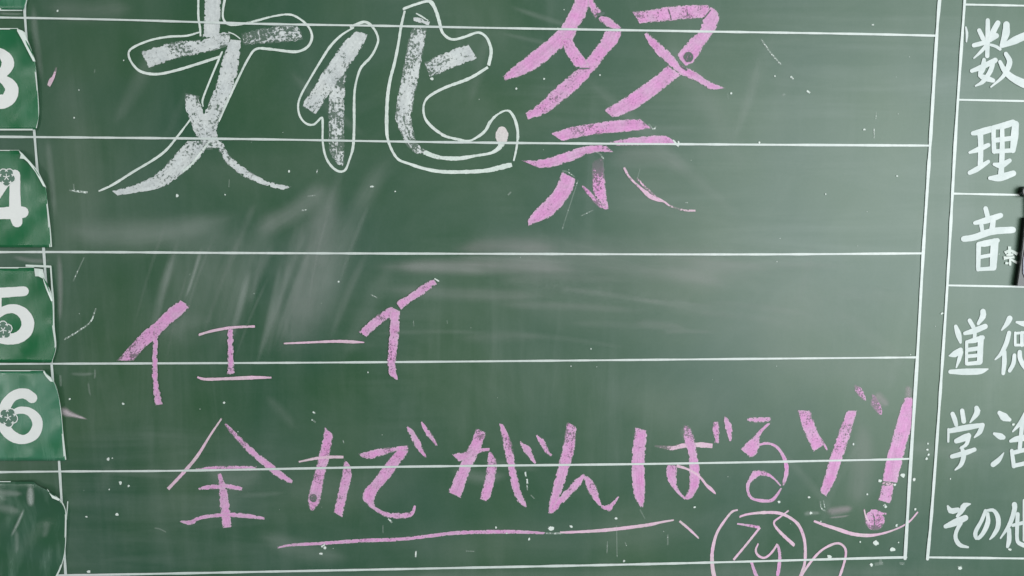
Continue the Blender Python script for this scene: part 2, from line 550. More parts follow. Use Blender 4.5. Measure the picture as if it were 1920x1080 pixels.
# painted subject names on the right
PAINT = [
    ('painted kanji \u6570 at the top of the right column', [
        [(1852, 38, 8), (1852, 67, 9), (1851, 105, 8)], [(1836, 57, 8), (1843, 72, 9)],
        [(1871, 43, 10), (1863, 58, 11), (1857, 75, 8)], [(1826, 85, 8), (1847, 79, 9), (1868, 67, 10)],
        [(1850, 85, 8), (1838, 98, 6), (1826, 109, 3)], [(1857, 84, 5), (1867, 87, 6), (1875, 92, 6)],
        [(1887, 46, 12), (1886, 63, 14), (1878, 86, 8)], [(1879, 87, 6), (1900, 77, 14), (1920, 68, 14), (1935, 62, 12)],
        [(1845, 112, 7), (1843, 127, 11), (1838, 141, 9), (1850, 147, 11), (1862, 151, 8)],
        [(1822, 133, 7), (1840, 126, 10), (1866, 113, 10)], [(1862, 115, 9), (1857, 133, 9), (1843, 153, 8), (1829, 161, 3)],
        [(1886, 101, 8), (1893, 114, 10), (1890, 127, 10), (1880, 144, 7), (1858, 163, 3)],
        [(1875, 116, 7), (1883, 131, 10), (1897, 145, 13), (1920, 157, 16), (1938, 164, 14)],
        [(1811, 51, 3), (1813, 63, 5), (1812, 78, 3)]]),
    ('painted kanji \u7406 second in the right column', [
        [(1824, 250, 8), (1840, 247, 12), (1858, 242, 12)], [(1838, 252, 11), (1839, 275, 10), (1838, 310, 10)],
        [(1818, 286, 5), (1835, 280, 10), (1853, 272, 8)], [(1818, 324, 8), (1832, 317, 10), (1853, 303, 7)],
        [(1863, 240, 9), (1863, 263, 8), (1864, 284, 9)], [(1862, 239, 8), (1880, 236, 12), (1899, 230, 12)],
        [(1904, 233, 13), (1902, 258, 14), (1899, 282, 10)], [(1866, 263, 9), (1899, 259, 9)],
        [(1864, 284, 8), (1899, 282, 8)], [(1879, 242, 8), (1879, 283, 10), (1878, 307, 10), (1877, 327, 11)],
        [(1864, 308, 6), (1877, 310, 12), (1893, 301, 8)], [(1856, 334, 7), (1875, 333, 14), (1900, 325, 11)]]),
    ('painted kanji \u97f3 third in the right column', [
        [(1848, 391, 9), (1852, 407, 9)], [(1828, 418, 7), (1850, 413, 12), (1876, 404, 10)], [(1840, 422, 8), (1842, 434, 7)],
        [(1862, 414, 10), (1860, 432, 11)], [(1807, 448, 11), (1827, 445, 12), (1860, 434, 13), (1899, 431, 12)],
        [(1835, 459, 9), (1834, 505, 8)], [(1835, 458, 9), (1850, 456, 12), (1870, 451, 9)],
        [(1865, 454, 15), (1862, 501, 13)], [(1838, 482, 7), (1860, 478, 7)], [(1834, 505, 7), (1864, 503, 8)]]),
    ('painted kanji \u9053 above the word for class activities', [
        [(1792, 612, 7), (1797, 627, 11), (1801, 642, 5)], [(1780, 667, 3), (1790, 664, 12), (1801, 656, 9)],
        [(1802, 660, 8), (1798, 675, 7), (1793, 689, 3)], [(1782, 697, 8), (1810, 697, 12), (1838, 696, 11), (1852, 692, 3)],
        [(1818, 601, 8), (1825, 613, 8)], [(1843, 584, 10), (1843, 593, 11), (1834, 607, 6)], [(1809, 625, 7), (1827, 620, 11), (1847, 612, 10)],
        [(1828, 622, 7), (1827, 635, 7)], [(1812.5, 641, 6), (1812, 682, 6)], [(1813, 641, 6), (1827, 638, 10), (1842, 633, 9)],
        [(1839, 634, 11), (1837, 678, 11)], [(1814, 656, 8), (1836, 653, 8)], [(1814, 668, 7), (1836, 666, 7)], [(1814, 682, 7), (1837, 680, 8)]]),
    ('painted kanji \u5fb3 cut by the right picture edge', [
        [(1893, 597, 11), (1888, 607, 9), (1878, 619, 3)], [(1892, 624, 8), (1887, 643, 9), (1877, 663, 7), (1866, 674, 3)],
        [(1883, 660, 8), (1883, 680, 9), (1881, 700, 7)], [(1906, 604, 4), (1920, 607, 11), (1935, 606, 10)],
        [(1903.5, 624, 5), (1903.5, 647, 5)], [(1904, 625, 5), (1935, 622, 5)], [(1904, 647, 5), (1935, 647, 5)], [(1916, 624, 7), (1916, 647, 7)],
        [(1902, 666, 7), (1900, 682, 8), (1893, 695, 7)], [(1912, 660, 8), (1913, 673, 9), (1923, 690, 9), (1936, 698, 8)]]),
    ('painted kanji \u5b66 below the kanji \u9053', [
        [(1786, 776, 8), (1790, 786, 9), (1793, 797, 7)], [(1804, 770, 8), (1807, 790, 9)], [(1831, 765, 9), (1832, 774, 11), (1819, 792, 3)],
        [(1778.5, 805, 5), (1778, 828, 4)], [(1781, 808, 9), (1810, 802, 11), (1841, 797, 8)], [(1842, 797, 9), (1837, 810, 9), (1827, 820, 3)],
        [(1793, 827, 9), (1808, 821, 13), (1816, 816, 9)], [(1817, 817, 8), (1812, 833, 7), (1801, 840, 4)],
        [(1785, 856, 8), (1807, 850, 10), (1827, 843, 8)], [(1803, 839, 6), (1807, 853, 9), (1802, 871, 8), (1791, 881, 3)]]),
    ('painted kanji \u6d3b cut by the right picture edge', [
        [(1874, 774, 8), (1883, 782, 15), (1893, 787, 7)], [(1864, 813, 5), (1875, 818, 12), (1881, 820, 9)],
        [(1882, 849, 2), (1873, 862, 9), (1862, 871, 10)], [(1922, 775, 6), (1913, 793, 8), (1899, 809, 3)],
        [(1895, 827, 6), (1907, 823, 11), (1935, 819, 12)], [(1917, 790, 8), (1912, 840, 8)], [(1897, 845, 7), (1901, 874, 8)],
        [(1899, 849, 8), (1935, 840, 8)], [(1902, 873, 8), (1935, 866, 8)]]),
    ('painted kana \u305d at the bottom of the right column', [
        [(1777, 949, 4), (1783, 958, 11), (1796, 956, 9)], [(1819, 945, 3), (1808, 948, 11), (1803, 958, 9), (1795, 968, 6)],
        [(1773, 987, 8), (1790, 980, 13), (1810, 971, 11)], [(1801, 981, 8), (1793, 997, 7), (1792, 1010, 8), (1800, 1022, 8), (1815, 1026, 4)]]),
    ('painted kana \u306e between \u305d and \u4ed6', [
        [(1848, 958, 7), (1840, 977, 7), (1829, 998, 8), (1832, 1010, 7), (1843, 1000, 8), (1852, 980, 9), (1852, 963, 6)],
        [(1852, 957, 5), (1863, 957, 7), (1871, 970, 9), (1871, 988, 9), (1863, 1003, 7), (1856, 1011, 3)]]),
    ('painted kanji \u4ed6 cut by the right picture edge', [
        [(1902, 946, 10), (1902, 956, 9), (1893, 983, 8), (1876, 1009, 3)], [(1892, 993, 8), (1892, 1013, 9), (1889, 1025, 6)],
        [(1899, 985, 6), (1935, 976, 8)], [(1908, 964, 8), (1907, 1010, 7), (1914, 1020, 8), (1935, 1027, 9)], [(1920, 938, 5), (1920, 1013, 5)]]),
]
for lab, st in PAINT:
    o = brush('painted_character', st, 'brush', board, 0.30 * MM)
    o['label'] = lab

# ------------------------------------------------------------------ chalk dust left by wiping
def smear(pts, dens, tint=0.0, h=0.0, w=None):
    Lf, Rt = edges_of(pts, w)
    ribbon('chalk_smear', Lf, Rt, 'dust', board, H_SMEAR + h, dens, 9, True, tint,
           n=max(10, int(plen(Lf) / 12)))['kind'] = 'stuff'


SM = [
    ([(640, 1010, 60), (900, 1020, 120), (1200, 1000, 150), (1420, 960, 80)], .07, 0),
    ([(1100, 720, 60), (1250, 760, 130), (1420, 730, 90)], .06, 0),
    ([(1080, 300, 120), (1250, 400, 220), (1450, 520, 240), (1650, 600, 140)], .07, 0),
    ([(880, 560, 80), (1100, 580, 130), (1400, 600, 160), (1660, 600, 90)], .07, 0),
    ([(300, 300, 80), (480, 320, 120), (700, 300, 80)], .05, 0),
    ([(120, 120, 80), (160, 300, 110), (170, 460, 90)], .06, 0),
    ([(420, 380, 120), (400, 470, 190), (350, 580, 170), (300, 680, 90)], .13, 0),
    ([(640, 360, 120), (600, 480, 200), (560, 600, 180), (520, 690, 90)], .17, 0.1),
    ([(860, 440, 60), (1000, 470, 100), (1250, 500, 140), (1450, 520, 90)], .19, 0.15),
    ([(110, 430, 90), (260, 440, 110), (420, 430, 80)], .13, 0),
    ([(480, 900, 60), (640, 920, 120), (800, 900, 80)], .07, 0),
    ([(1380, 640, 60), (1550, 690, 110), (1720, 700, 80)], .08, 0),
    ([(70, 10, 60), (160, 20, 70), (260, 15, 50)], .14, 0.1),
    ([(640, 330, 60), (610, 400, 80), (585, 520, 90), (560, 660, 80)], .2, 0.15),
    ([(750, 270, 60), (700, 340, 60), (640, 460, 70), (580, 640, 80)], .13, 0),
    ([(520, 380, 60), (480, 470, 80), (430, 600, 70), (400, 690, 50)], .14, 0),
    ([(620, 340, 60), (560, 390, 60), (470, 440, 60)], .20, 0.1),
    ([(380, 460, 12), (355, 540, 9), (343, 565, 5)], .30, 0),
    ([(470, 500, 20), (440, 610, 18), (425, 660, 10)], .25, 0),
    ([(530, 480, 16), (505, 600, 20), (480, 690, 10)], .22, 0),
    ([(330, 470, 30), (300, 560, 26), (280, 650, 16)], .16, 0),
    ([(690, 500, 30), (800, 500, 44), (980, 498, 54), (1120, 512, 40)], .25, 0.3),
    ([(840, 468, 30), (950, 462, 54), (1060, 470, 40)], .15, 0.5),
    ([(900, 530, 40), (1060, 540, 50), (1230, 560, 60), (1400, 600, 40)], .13, 0),
    ([(700, 540, 30), (860, 552, 40), (1050, 556, 30)], .14, 0.2),
    ([(110, 470, 14), (113, 530, 16), (112, 610, 12)], .34, 0.2),
    ([(88, 250, 20), (96, 330, 18), (104, 420, 16)], .18, 0),
    ([(62, 0, 16), (66, 60, 20), (80, 160, 14)], .22, 0),
    ([(100, 420, 60), (200, 440, 70), (330, 430, 60), (460, 400, 40)], .15, 0),
    ([(113, 762, 18), (122, 772, 22), (138, 778, 12), (166, 787, 3)], .95, 0.5),
    ([(1080, 130, 30), (1180, 220, 40), (1300, 330, 40), (1420, 440, 30)], .10, 0),
    ([(950, 10, 14), (1040, 40, 16), (1130, 62, 10)], .14, 0),
    ([(930, 60, 10), (1020, 80, 14), (1090, 95, 8)], .10, 0),
    ([(1240, 60, 60), (1330, 200, 80), (1400, 330, 60)], .10, 0),
    ([(1130, 300, 60), (1230, 290, 60), (1300, 330, 40)], .12, 0.2),
    ([(1615, 780, 40), (1618, 860, 70), (1605, 960, 70)], .16, 0.2),
    ([(1545, 960, 18), (1568, 958, 24), (1602, 952, 16)], .34, 0.6),
    ([(1552, 971, 5), (1575, 969, 6), (1595, 966, 4)], .35, 0.5),
    ([(1505, 964, 14), (1520, 962, 12), (1540, 962, 8)], .3, 0),
    ([(1640, 735, 24), (1655, 752, 26), (1668, 762, 14)], .35, 0.5),
    ([(1700, 722, 12), (1704, 734, 20), (1702, 748, 18)], .4, 0.6),
    ([(300, 1092, 60), (700, 1085, 50), (1200, 1078, 50), (1900, 1072, 70)], .13, 0),
    ([(480, 1000, 40), (560, 1030, 60), (660, 1050, 40)], .14, 0),
    ([(130, 700, 10), (155, 702, 10), (178, 700, 6)], .25, 0),
    ([(178, 690, 5), (178, 705, 5), (176, 712, 3)], .3, 0),
    ([(165, 715, 6), (168, 735, 6), (171, 744, 3)], .22, 0),
    ([(540, 130, 30), (600, 190, 30), (690, 260, 20)], .12, 0),
    ([(840, 880, 30), (900, 895, 40), (960, 890, 20)], .15, 0),
    ([(380, 880, 60), (440, 900, 80), (500, 880, 60)], .14, 0),
    ([(1280, 800, 20), (1286, 815, 26), (1290, 830, 16)], .2, 0.4),
    ([(20, 480, 12), (60, 489, 14), (98, 488, 10)], .3, 0.2),
    ([(-5, 24, 10), (20, 26, 8), (46, 26, 6)], .25, 0),
]
for i, (p, d, t) in enumerate(SM):
    smear(p, d, t, (i % 20) * 0.003 * MM)
# eraser strokes: narrow parallel wipes, slanted below the heading and level across the middle
for i in range(20):
    x, y = random.uniform(300, 740), random.uniform(360, 540)
    a = math.radians(random.uniform(102, 113))
    L, ww = random.uniform(90, 240), random.uniform(7, 26)
    smear([(x, y, ww), (x + math.cos(a) * L / 2 - 3, y + math.sin(a) * L / 2, ww * 1.1), (x + math.cos(a) * L, y + math.sin(a) * L, ww * .7)],
          random.uniform(.05, .13), random.uniform(0, .15), (48 + i) * 0.0015 * MM)
for i in range(18):
    x, y = random.uniform(690, 1350), random.uniform(455, 640)
    a = math.radians(random.uniform(-3, 9))
    L, ww = random.uniform(110, 330), random.uniform(8, 34)
    smear([(x, y, ww), (x + math.cos(a) * L / 2, y + math.sin(a) * L / 2 - 3, ww * 1.1), (x + math.cos(a) * L, y + math.sin(a) * L, ww * .7)],
          random.uniform(.06, .15), random.uniform(0, .3), (68 + i) * 0.0012 * MM)
# broad, faint eraser sweeps
for i in range(26):
    x, y = random.uniform(150, 1700), random.uniform(30, 1040)
    a = random.choice((1.95, 1.8, 2.05, 0.05, -0.05, 0.75)) + random.uniform(-.15, .15)
    L = random.uniform(60, 240)
    ww = random.uniform(14, 60)
    smear([(x, y, ww * .6), (x + math.cos(a) * L * .5 + random.uniform(-8, 8), y + math.sin(a) * L * .5, ww),
           (x + math.cos(a) * L, y + math.sin(a) * L, ww * .5)], random.uniform(.04, .10), 0, (21 + i) * 0.002 * MM)

# specks, splashes and scratches too small to pick apart
SP = [(108, 20, 2.6), (232, 113, 2.2), (148, 169, 2), (139, 221, 2), (203, 861, 4), (211, 859, 2), (226, 905, 4.2), (241, 911, 4),
      (162, 969, 2.5), (219, 965, 3.4), (166, 1072, 4), (131, 748, 2.2), (231, 757, 3), (1600, 833, 3.4), (1460, 941, 3.2),
      (1693, 891, 5), (1714, 899, 4), (1650, 902, 4), (1678, 909, 2.6), (1626, 927, 2.6), (1681, 985, 4.2), (1642, 1019, 6), (1674, 1030, 4.4),
      (1613, 1016, 3), (1685, 1017, 2.2), (1634, 1060, 4), (1555, 1044, 4.5), (1517, 932, 3), (1521, 962, 4), (992, 1011, 4),
      (1033, 991, 5), (1071, 987, 4), (1155, 972, 3.4), (609, 1027, 4), (602, 1038, 3), (1800, 1065, 4), (1893, 1030, 4), (1782, 898, 2),
      (1453, 143, 2.4), (1621, 243, 2.6), (1682, 330, 2.2), (1548, 364, 2), (1125, 141, 2.4), (1020, 148, 2.2), (968, 166, 2.6), (1371, 175, 2.6),
      (635, 528, 2.6), (420, 755, 3), (1108, 654, 2.2), (741, 359, 2), (698, 350, 3), (810, 148, 4), (542, 321, 3), (332, 367, 4), (422, 365, 2),
      (1302, 951, 2.2), (1740, 832, 3), (1739, 843, 2.6), (1741, 852, 3), (1737, 860, 3), (1766, 588, 3), (1900, 796, 3), (588, 773, 2.6),
      (1424, 267, 3), (690, 698, 2.2), (695, 350, 2), (930, 989, 2.6), (1170, 1052, 3), (1716, 955, 2.6), (950, 1000, 2), (205, 918, 2)]
SCR = [([(137, 528), (146, 508), (158, 482)], 2.4, .6), ([(120, 637), (148, 620), (170, 603), (180, 578)], 3, .75),
       ([(1084, 337), (1070, 380), (1054, 430)], 2.0, .6), ([(1089, 405), (1112, 394)], 2, .6),
       ([(1427, 73), (1444, 98), (1465, 122)], 3, .8), ([(1482, 143), (1488, 149)], 4, .9), ([(1512, 170), (1519, 174)], 4, .9),
       ([(1467, 179), (1472, 176)], 3, .6), ([(1634, 46), (1640, 47)], 3, .9), ([(1643, 210), (1642, 225)], 2, .6), ([(1639, 240), (1639, 262)], 2, .8),
       ([(985, 884), (986, 894)], 3.4, 1), ([(988, 898), (989, 907)], 3.2, 1), ([(988, 909), (989, 920)], 2.4, .8),
       ([(995, 928), (1002, 935)], 2, .8), ([(1139, 1015), (1138, 1038)], 2, .7), ([(1156, 985), (1157, 1045)], 1.8, .6),
       ([(1172, 1017), (1175, 1024)], 2, .6), ([(1252, 1002), (1252, 1022)], 3, .5), ([(1200, 955), (1209, 973)], 2.4, .5),
       ([(780, 1033), (779, 1045)], 3, 1), ([(718, 985), (718, 1000)], 2, .6), ([(873, 1033), (890, 1034)], 2, .6),
       ([(576, 368), (592, 366)], 2.4, .7), ([(565, 395), (576, 393)], 2.4, .7), ([(695, 552), (708, 559)], 2, .7),
       ([(952, 366), (958, 360)], 3, .8), ([(595, 318), (594, 326)], 2.4, .7), ([(584, 786), (592, 792)], 3, .8),
       ([(589, 772), (591, 776)], 3, .8), ([(643, 825), (645, 832)], 2, .7), ([(585, 901), (611, 900)], 1.6, .3), ([(1200, 316), (1195, 335)], 1.6, .5),
       ([(728, 972), (735, 980)], 3, .9), ([(113, 703), (114, 724)], 4, .5), ([(130, 356), (140, 358), (165, 361)], 4, .75), ([(138, 345), (139, 358)], 2.6, .7),
       ([(178, 130), (177, 137)], 2, .5), ([(430, 336), (429, 352)], 2, .6), ([(290, 990), (300, 992), (312, 998)], 2.4, .5),
       ([(602, 1026), (610, 1020)], 4, .8), ([(1640, 1058), (1656, 1056)], 6, .5), ([(1686, 1056), (1696, 1057)], 5, .6), ([(1651, 1048), (1651, 1058)], 5, .5),
       ([(1795, 1063), (1804, 1062)], 3, .7), ([(1538, 940), (1540, 953), (1548, 958)], 3, .7), ([(1544, 938), (1546, 952)], 2.4, .6),
       ([(1364, 175), (1366, 186)], 2, .4), ([(775, 601), (776, 612)], 2, .5), ([(838, 600), (839, 607)], 2, .5)]


def speck_mesh():
    bm = bmesh.new()
    core = []
    extra = []
    for _ in range(45):
        extra.append((random.uniform(130, 1900), random.uniform(5, 1075), random.choice((0.7, 0.8, 1.0, 1.3))))
    for (x, y, r) in SP + extra:
        n = random.choice((6, 7, 8))
        ph = random.uniform(0, 6)
        st = random.uniform(.75, 1.35)
        v = []
        for i in range(n):
            th = ph + 2 * math.pi * i / n
            rr = r * .95 * random.uniform(.7, 1.2)
            v.append(bm.verts.new(P(x + rr * math.cos(th) * st, y + rr * math.sin(th), 0.52 * MM)))
        m = bm.verts.new(P(x, y, 0.52 * MM))
        core.append(m)
        for i in range(n):
            bm.faces.new((v[i], v[(i + 1) % n], m))
    bm.verts.index_update()
    cores = {q.index for q in core}
    for f in bm.faces:
        f.normal_update()
        if f.normal.y > 0:
            f.normal_flip()
    me = bpy.data.meshes.new('chalk_specks')
    bm.to_mesh(me)
    bm.free()
    for nm in ('edge', 'dens'):
        at = me.attributes.new(nm, 'FLOAT', 'POINT')
        at.data.foreach_set('value', [(.8 if nm == 'dens' else (4.0 if i in cores else 0.0)) for i in range(len(me.vertices))])
    o = link('chalk_specks', me, 'line', board)
    o['kind'] = 'stuff'


speck_mesh()
for i, (p, ww, d) in enumerate(SCR):
    Lf, Rt = edges_of([(x, y, ww) for x, y in p])
    ribbon('chalk_scratch', Lf, Rt, 'line', board, 0.45 * MM + (i % 5) * .005 * MM, d * .62, 3)['kind'] = 'stuff'
Lf, Rt = edges_of([(91, 162, 6), (96, 150, 8), (100, 145, 5), (106, 126, 3)])
ribbon('chalk_scratch', Lf, Rt, 'palepink', board, 0.45 * MM, [.9, .9, .4], 5)['kind'] = 'stuff'


# ------------------------------------------------------------------ chalk writing
rp = random.Random(21)


class Char:
    def __init__(s, name, label, cat, x, y, group, mat='pink', h=H_CHALK):
        s.o = thing(name, label, cat, x, y, group)
        s.k = 0
        s.mat = mat
        s.h = h

    def nh(s):
        s.k += 1
        return s.h + s.k * 0.02 * MM

    def B(s, a, b, dens=.95, name='stroke', mat=None, sharp=True):
        """broad stroke of chalk laid on its side: two traced edges"""
        if not isinstance(dens, (list, tuple)) and s.mat == 'pink':
            dens = [dens * rp.uniform(.68, 1.03) for _ in range(6)]      # uneven pressure of the hand
        return ribbon(name, a, b, mat or s.mat, s.o, s.nh(), dens, 9)

    def T(s, pts, dens=1.0, name='stroke', mat=None, w=None):
        Lf, Rt = edges_of(pts, w, 0.13)
        if not isinstance(dens, (list, tuple)):
            dens = [dens * rp.uniform(.78, 1.03) for _ in range(7)]
        return ribbon(name, Lf, Rt, mat or s.mat, s.o, s.nh(), dens, 7)

    def disc(s, x, y, rx, ry, mat, dens=1.0, name='stroke'):
        Lf = [(x + rx * math.cos(a), y - ry * math.sin(a)) for a in [math.pi / 2 + math.pi * i / 8 for i in range(9)]]
        Rt = [(x + rx * math.cos(a), y - ry * math.sin(a)) for a in [math.pi / 2 - math.pi * i / 8 for i in range(9)]]
        return ribbon(name, Lf, Rt, mat, s.o, s.nh(), dens, 9)


HEAD = 'heading characters drawn with the side of the chalk'
# 文
c = Char('chalk_character', 'big white chalk kanji \u6587 with thin outline, leftmost of the heading', 'chalk writing', 380, 365, HEAD, 'white')
c.B([(384, -10), (383, 30), (380, 72)], [(415, -10), (413, 30), (412, 68)], .93)
c.B([(264, 97), (300, 85), (332, 77), (380, 74), (410, 62), (432, 60)], [(279, 127), (305, 119), (332, 110), (382, 100), (410, 92), (430, 86)],
    [.66, .78, .5, .66, .7, .55])
c.B([(452, 62), (505, 50), (550, 47), (564, 54)], [(454, 85), (510, 81), (545, 79), (568, 75)], [.38, .46, .5, .42])
c.B([(432, 74), (418, 109), (407, 151), (393, 190), (379, 218), (364, 245)], [(452, 76), (450, 102), (443, 148), (425, 197), (409, 232), (407, 255)],
    [.85, .76, .72, .66, .62, .55])
c.B([(346, 174), (348, 204), (358, 231), (366, 248)], [(374, 180), (380, 205), (388, 225), (398, 248)], [.5, .66, .64, .6])
c.B([(352, 264), (323, 295), (291, 327), (253, 346), (210, 358)], [(396, 264), (372, 299), (341, 327), (302, 352), (221, 367)], [.6, .66, .7, .72, .8])
c.B([(404, 268), (421, 302), (453, 329), (492, 346), (531, 357)], [(416, 264), (432, 292), (467, 320), (502, 339), (546, 350)], [.55, .68, .7, .8])
c.B([(375, 255), (392, 256), (410, 257)], [(380, 279), (396, 281), (414, 276)], .5)
c.B([(360, 232), (364, 250), (376, 266)], [(408, 228), (408, 250), (412, 268)], .58)
c.T([(372, -10, 4), (372, 30, 4), (375, 52, 4), (376, 68, 3)], name='outline', mat='line')
c.T([(375, 60, 3), (350, 67, 4), (315, 69, 4), (280, 76, 4), (248, 90, 4.5), (241, 103, 4), (250, 122, 4), (266, 135, 5), (295, 139, 5), (330, 132, 5), (370, 120, 5), (413, 106, 5)], name='outline', mat='line')
c.T([(417, 96, 3), (410, 112, 4), (392, 155, 3.5), (380, 187, 3.5), (381, 200, 2)], name='outline', mat='line')
c.T([(423, -10, 5), (418, 20, 4), (419, 36, 4), (428, 45, 5), (448, 46, 5), (480, 39, 4.5), (510, 31, 4), (542, 27, 4), (563, 36, 4), (579, 51, 4), (585, 68, 4.5),
     (580, 84, 5), (567, 94, 5), (548, 97, 5), (505, 92, 5), (480, 92, 4.5), (466, 109, 4), (450, 140, 4), (435, 172, 4), (410, 228, 3.5)], name='outline', mat='line')
c.T([(357, 224, 3), (335, 253, 4), (312, 281, 4.5), (287, 300, 4.5), (250, 322, 4.5), (212, 346, 4.5), (184, 359, 3)], name='outline', mat='line')
c.T([(393, 265, 3), (375, 288, 4), (360, 307, 4), (341, 323, 4)], .9, name='outline', mat='line')
c.T([(428, 60, 2), (440, 65, 2), (452, 74, 2)], .8, name='outline', mat='line')

# 化
c = Char('chalk_character', 'big white chalk kanji \u5316 in outline, between \u6587 and pink \u796d', 'chalk writing', 760, 322, HEAD, 'white')
c.B([(669, 57), (642, 82), (620, 115), (602, 140), (590, 162), (565, 197)], [(689, 65), (680, 87), (665, 110), (650, 132), (612, 185), (592, 215)], [.86, .72, .68, .7, .64, .66])
c.B([(617, 133), (616, 175), (615, 225), (615, 252), (618, 285), (632, 308)], [(650, 135), (647, 175), (646, 225), (646, 252), (646, 285), (645, 312)], [.32, .56, .54, .5, .42, .55])
c.T([(664, 51, 3), (640, 66, 4), (620, 86, 5), (604, 110, 4.5), (580, 150, 4), (565, 177, 4), (559, 197, 4), (562, 217, 4), (573, 231, 4), (587, 234, 4), (597, 226, 4), (604, 220, 4),
     (605, 240, 4), (605, 265, 4), (610, 292, 4), (620, 310, 4.5), (634, 321, 4), (647, 319, 4), (655, 300, 4), (662, 275, 5), (664, 237, 5), (664, 200, 5), (665, 170, 4),
     (670, 145, 4), (678, 125, 5), (695, 107, 5), (706, 87, 4), (709, 72, 4), (702, 55, 4), (690, 43, 5), (678, 42, 5), (656, 51, 4)], name='outline', mat='line')
c.B([(775, 50), (767, 67), (760, 107), (754, 135), (750, 162), (742, 195), (741, 225), (750, 247), (757, 264), (770, 282), (784, 289)],
    [(802, 46), (797, 75), (792, 107), (785, 147), (779, 175), (775, 200), (772, 225), (777, 250), (780, 264), (790, 276), (803, 285)], [.35, .6, .56, .54, .62, .66, .6, .54, .46, .5])
c.T([(795, 285, 10), (812, 292, 8), (830, 296, 7), (860, 297, 8), (892, 292, 5), (920, 287, 5), (935, 278, 9), (941, 268, 13)], [.7, .8, .85, .8, .8, .9], mat='line')
c.disc(941, 254, 12.5, 17, 'offwhite', .95)
c.B([(795, 117), (830, 100), (855, 90), (877, 82)], [(806, 146), (830, 136), (860, 123), (895, 110)], [.5, .6, .74, .8])
c.T([(775, 35, 8), (790, 39, 9), (805, 44, 7)], .8)
c.T([(780, 25, 2.5), (791, 31, 3), (803, 39, 2.5)], .9, mat='line')
c.T([(755, 17, 5), (780, 8, 5), (803, 2, 5), (812, 9, 8), (819, 25, 7), (824, 42, 6), (829, 60, 5), (840, 71, 5), (852, 74, 5), (872, 69, 5), (895, 61, 4.5), (908, 66, 4.5), (916, 77, 5), (921, 97, 6), (916, 123, 6)], name='outline', mat='line')
c.T([(915, 126, 5), (880, 147, 6), (835, 164, 5), (807, 179, 5), (796, 192, 4), (794, 210, 4), (800, 227, 5), (817, 244, 6), (837, 256, 6), (862, 262, 5.5), (880, 264, 4), (895, 257, 5),
     (910, 245, 6), (920, 227, 6), (935, 213, 4), (952, 207, 4), (962, 217, 5), (968, 232, 5.5), (971, 250, 5.5), (970, 267, 4.5), (967, 285, 4), (963, 302, 3)], name='outline', mat='line')
c.T([(960, 309, 8), (945, 312, 10), (917, 319, 8), (880, 322, 7), (830, 322, 6.5), (795, 316, 6), (767, 307, 5), (747, 299, 4.5), (735, 282, 4.5), (727, 260, 5), (725, 237, 6.5), (726, 190, 6.5),
     (731, 152, 6), (740, 117, 5.5), (747, 82, 5), (752, 50, 5), (759, 20, 4)], name='outline', mat='line')

# 祭
c = Char('chalk_character', 'big pink chalk kanji \u796d at the right end of the heading', 'chalk writing', 1120, 424, HEAD)
c.B([(1078, -8), (1074, 10), (1055, 45), (1035, 67), (985, 107), (962, 125), (942, 143)], [(1107, -8), (1100, 27), (1085, 50), (1074, 75), (1052, 92), (1015, 122), (982, 141), (947, 151)], [.95, .96, .94, .95, .8])
c.B([(1097, -8), (1104, 12), (1115, 36)], [(1108, -8), (1117, 8), (1129, 22)], [.95, .95, .6])
c.B([(1127, 30), (1142, 33), (1166, 51)], [(1120, 36), (1136, 49), (1160, 56)], [.7, .95, .9])
c.B([(1135, 57), (1125, 77), (1100, 110), (1075, 135), (1040, 165), (1012, 192), (985, 212)], [(1166, 58), (1160, 77), (1140, 100), (1117, 130), (1085, 165), (1055, 190), (1022, 214), (990, 224)], .97)
c.B([(1050, 72), (1057, 92), (1077, 126)], [(1073, 72), (1080, 86), (1106, 123)], .95)
c.B([(1185, 22), (1212, 19), (1255, 12), (1300, 9), (1332, 9)], [(1199, 44), (1250, 40), (1290, 36), (1322, 34)], .97)
c.B([(1332, 13), (1317, 37), (1312, 57), (1295, 72), (1268, 104)], [(1340, 16), (1349, 30), (1342, 55), (1330, 72), (1315, 95), (1300, 117), (1286, 124)], [.9, .97, .95, .85])
c.B([(1252, 122), (1225, 145), (1187, 172), (1160, 190), (1132, 206)], [(1277, 140), (1250, 162), (1220, 185), (1187, 207), (1151, 222)], .97)
c.B([(1208, 64), (1215, 80), (1235, 105), (1257, 124), (1280, 142), (1305, 152), (1330, 167), (1352, 167)], [(1213, 61), (1237, 80), (1260, 102), (1277, 122), (1300, 132), (1330, 152), (1360, 165)], [.8, .97, .97, .95, .9])
c.B([(1032, 250), (1075, 237), (1125, 229), (1165, 224), (1200, 223)], [(1055, 265), (1090, 257), (1140, 250), (1175, 247), (1222, 241)], [.95, .8, .6, .9, .92, .7])
c.B([(1142, 266), (1175, 259), (1225, 254), (1247, 254), (1262, 263)], [(1150, 273), (1175, 273), (1225, 272), (1255, 272), (1274, 272)], [.7, .95, .95, .8])
c.B([(977, 301), (1012, 299), (1040, 292), (1075, 280), (1105, 273), (1136, 272)], [(990, 306), (1012, 315), (1040, 312), (1075, 301), (1107, 288), (1150, 285)], [.6, .95, .94, .88, .9, .7])
c.B([(1109, 303), (1110, 337), (1112, 360), (1125, 380), (1139, 392)], [(1132, 293), (1135, 340), (1138, 370), (1141, 391)], [.15, .5, .78, .7])
c.B([(1054, 322), (1040, 355), (1025, 372), (1005, 392), (989, 412)], [(1081, 337), (1072, 360), (1057, 382), (1035, 405), (1007, 417), (991, 424)], [.97, .95, .85, .97])
c.B([(1089, 347), (1105, 370), (1120, 387), (1136, 393)], [(1096, 349), (1115, 367), (1127, 380), (1140, 391)], .9)
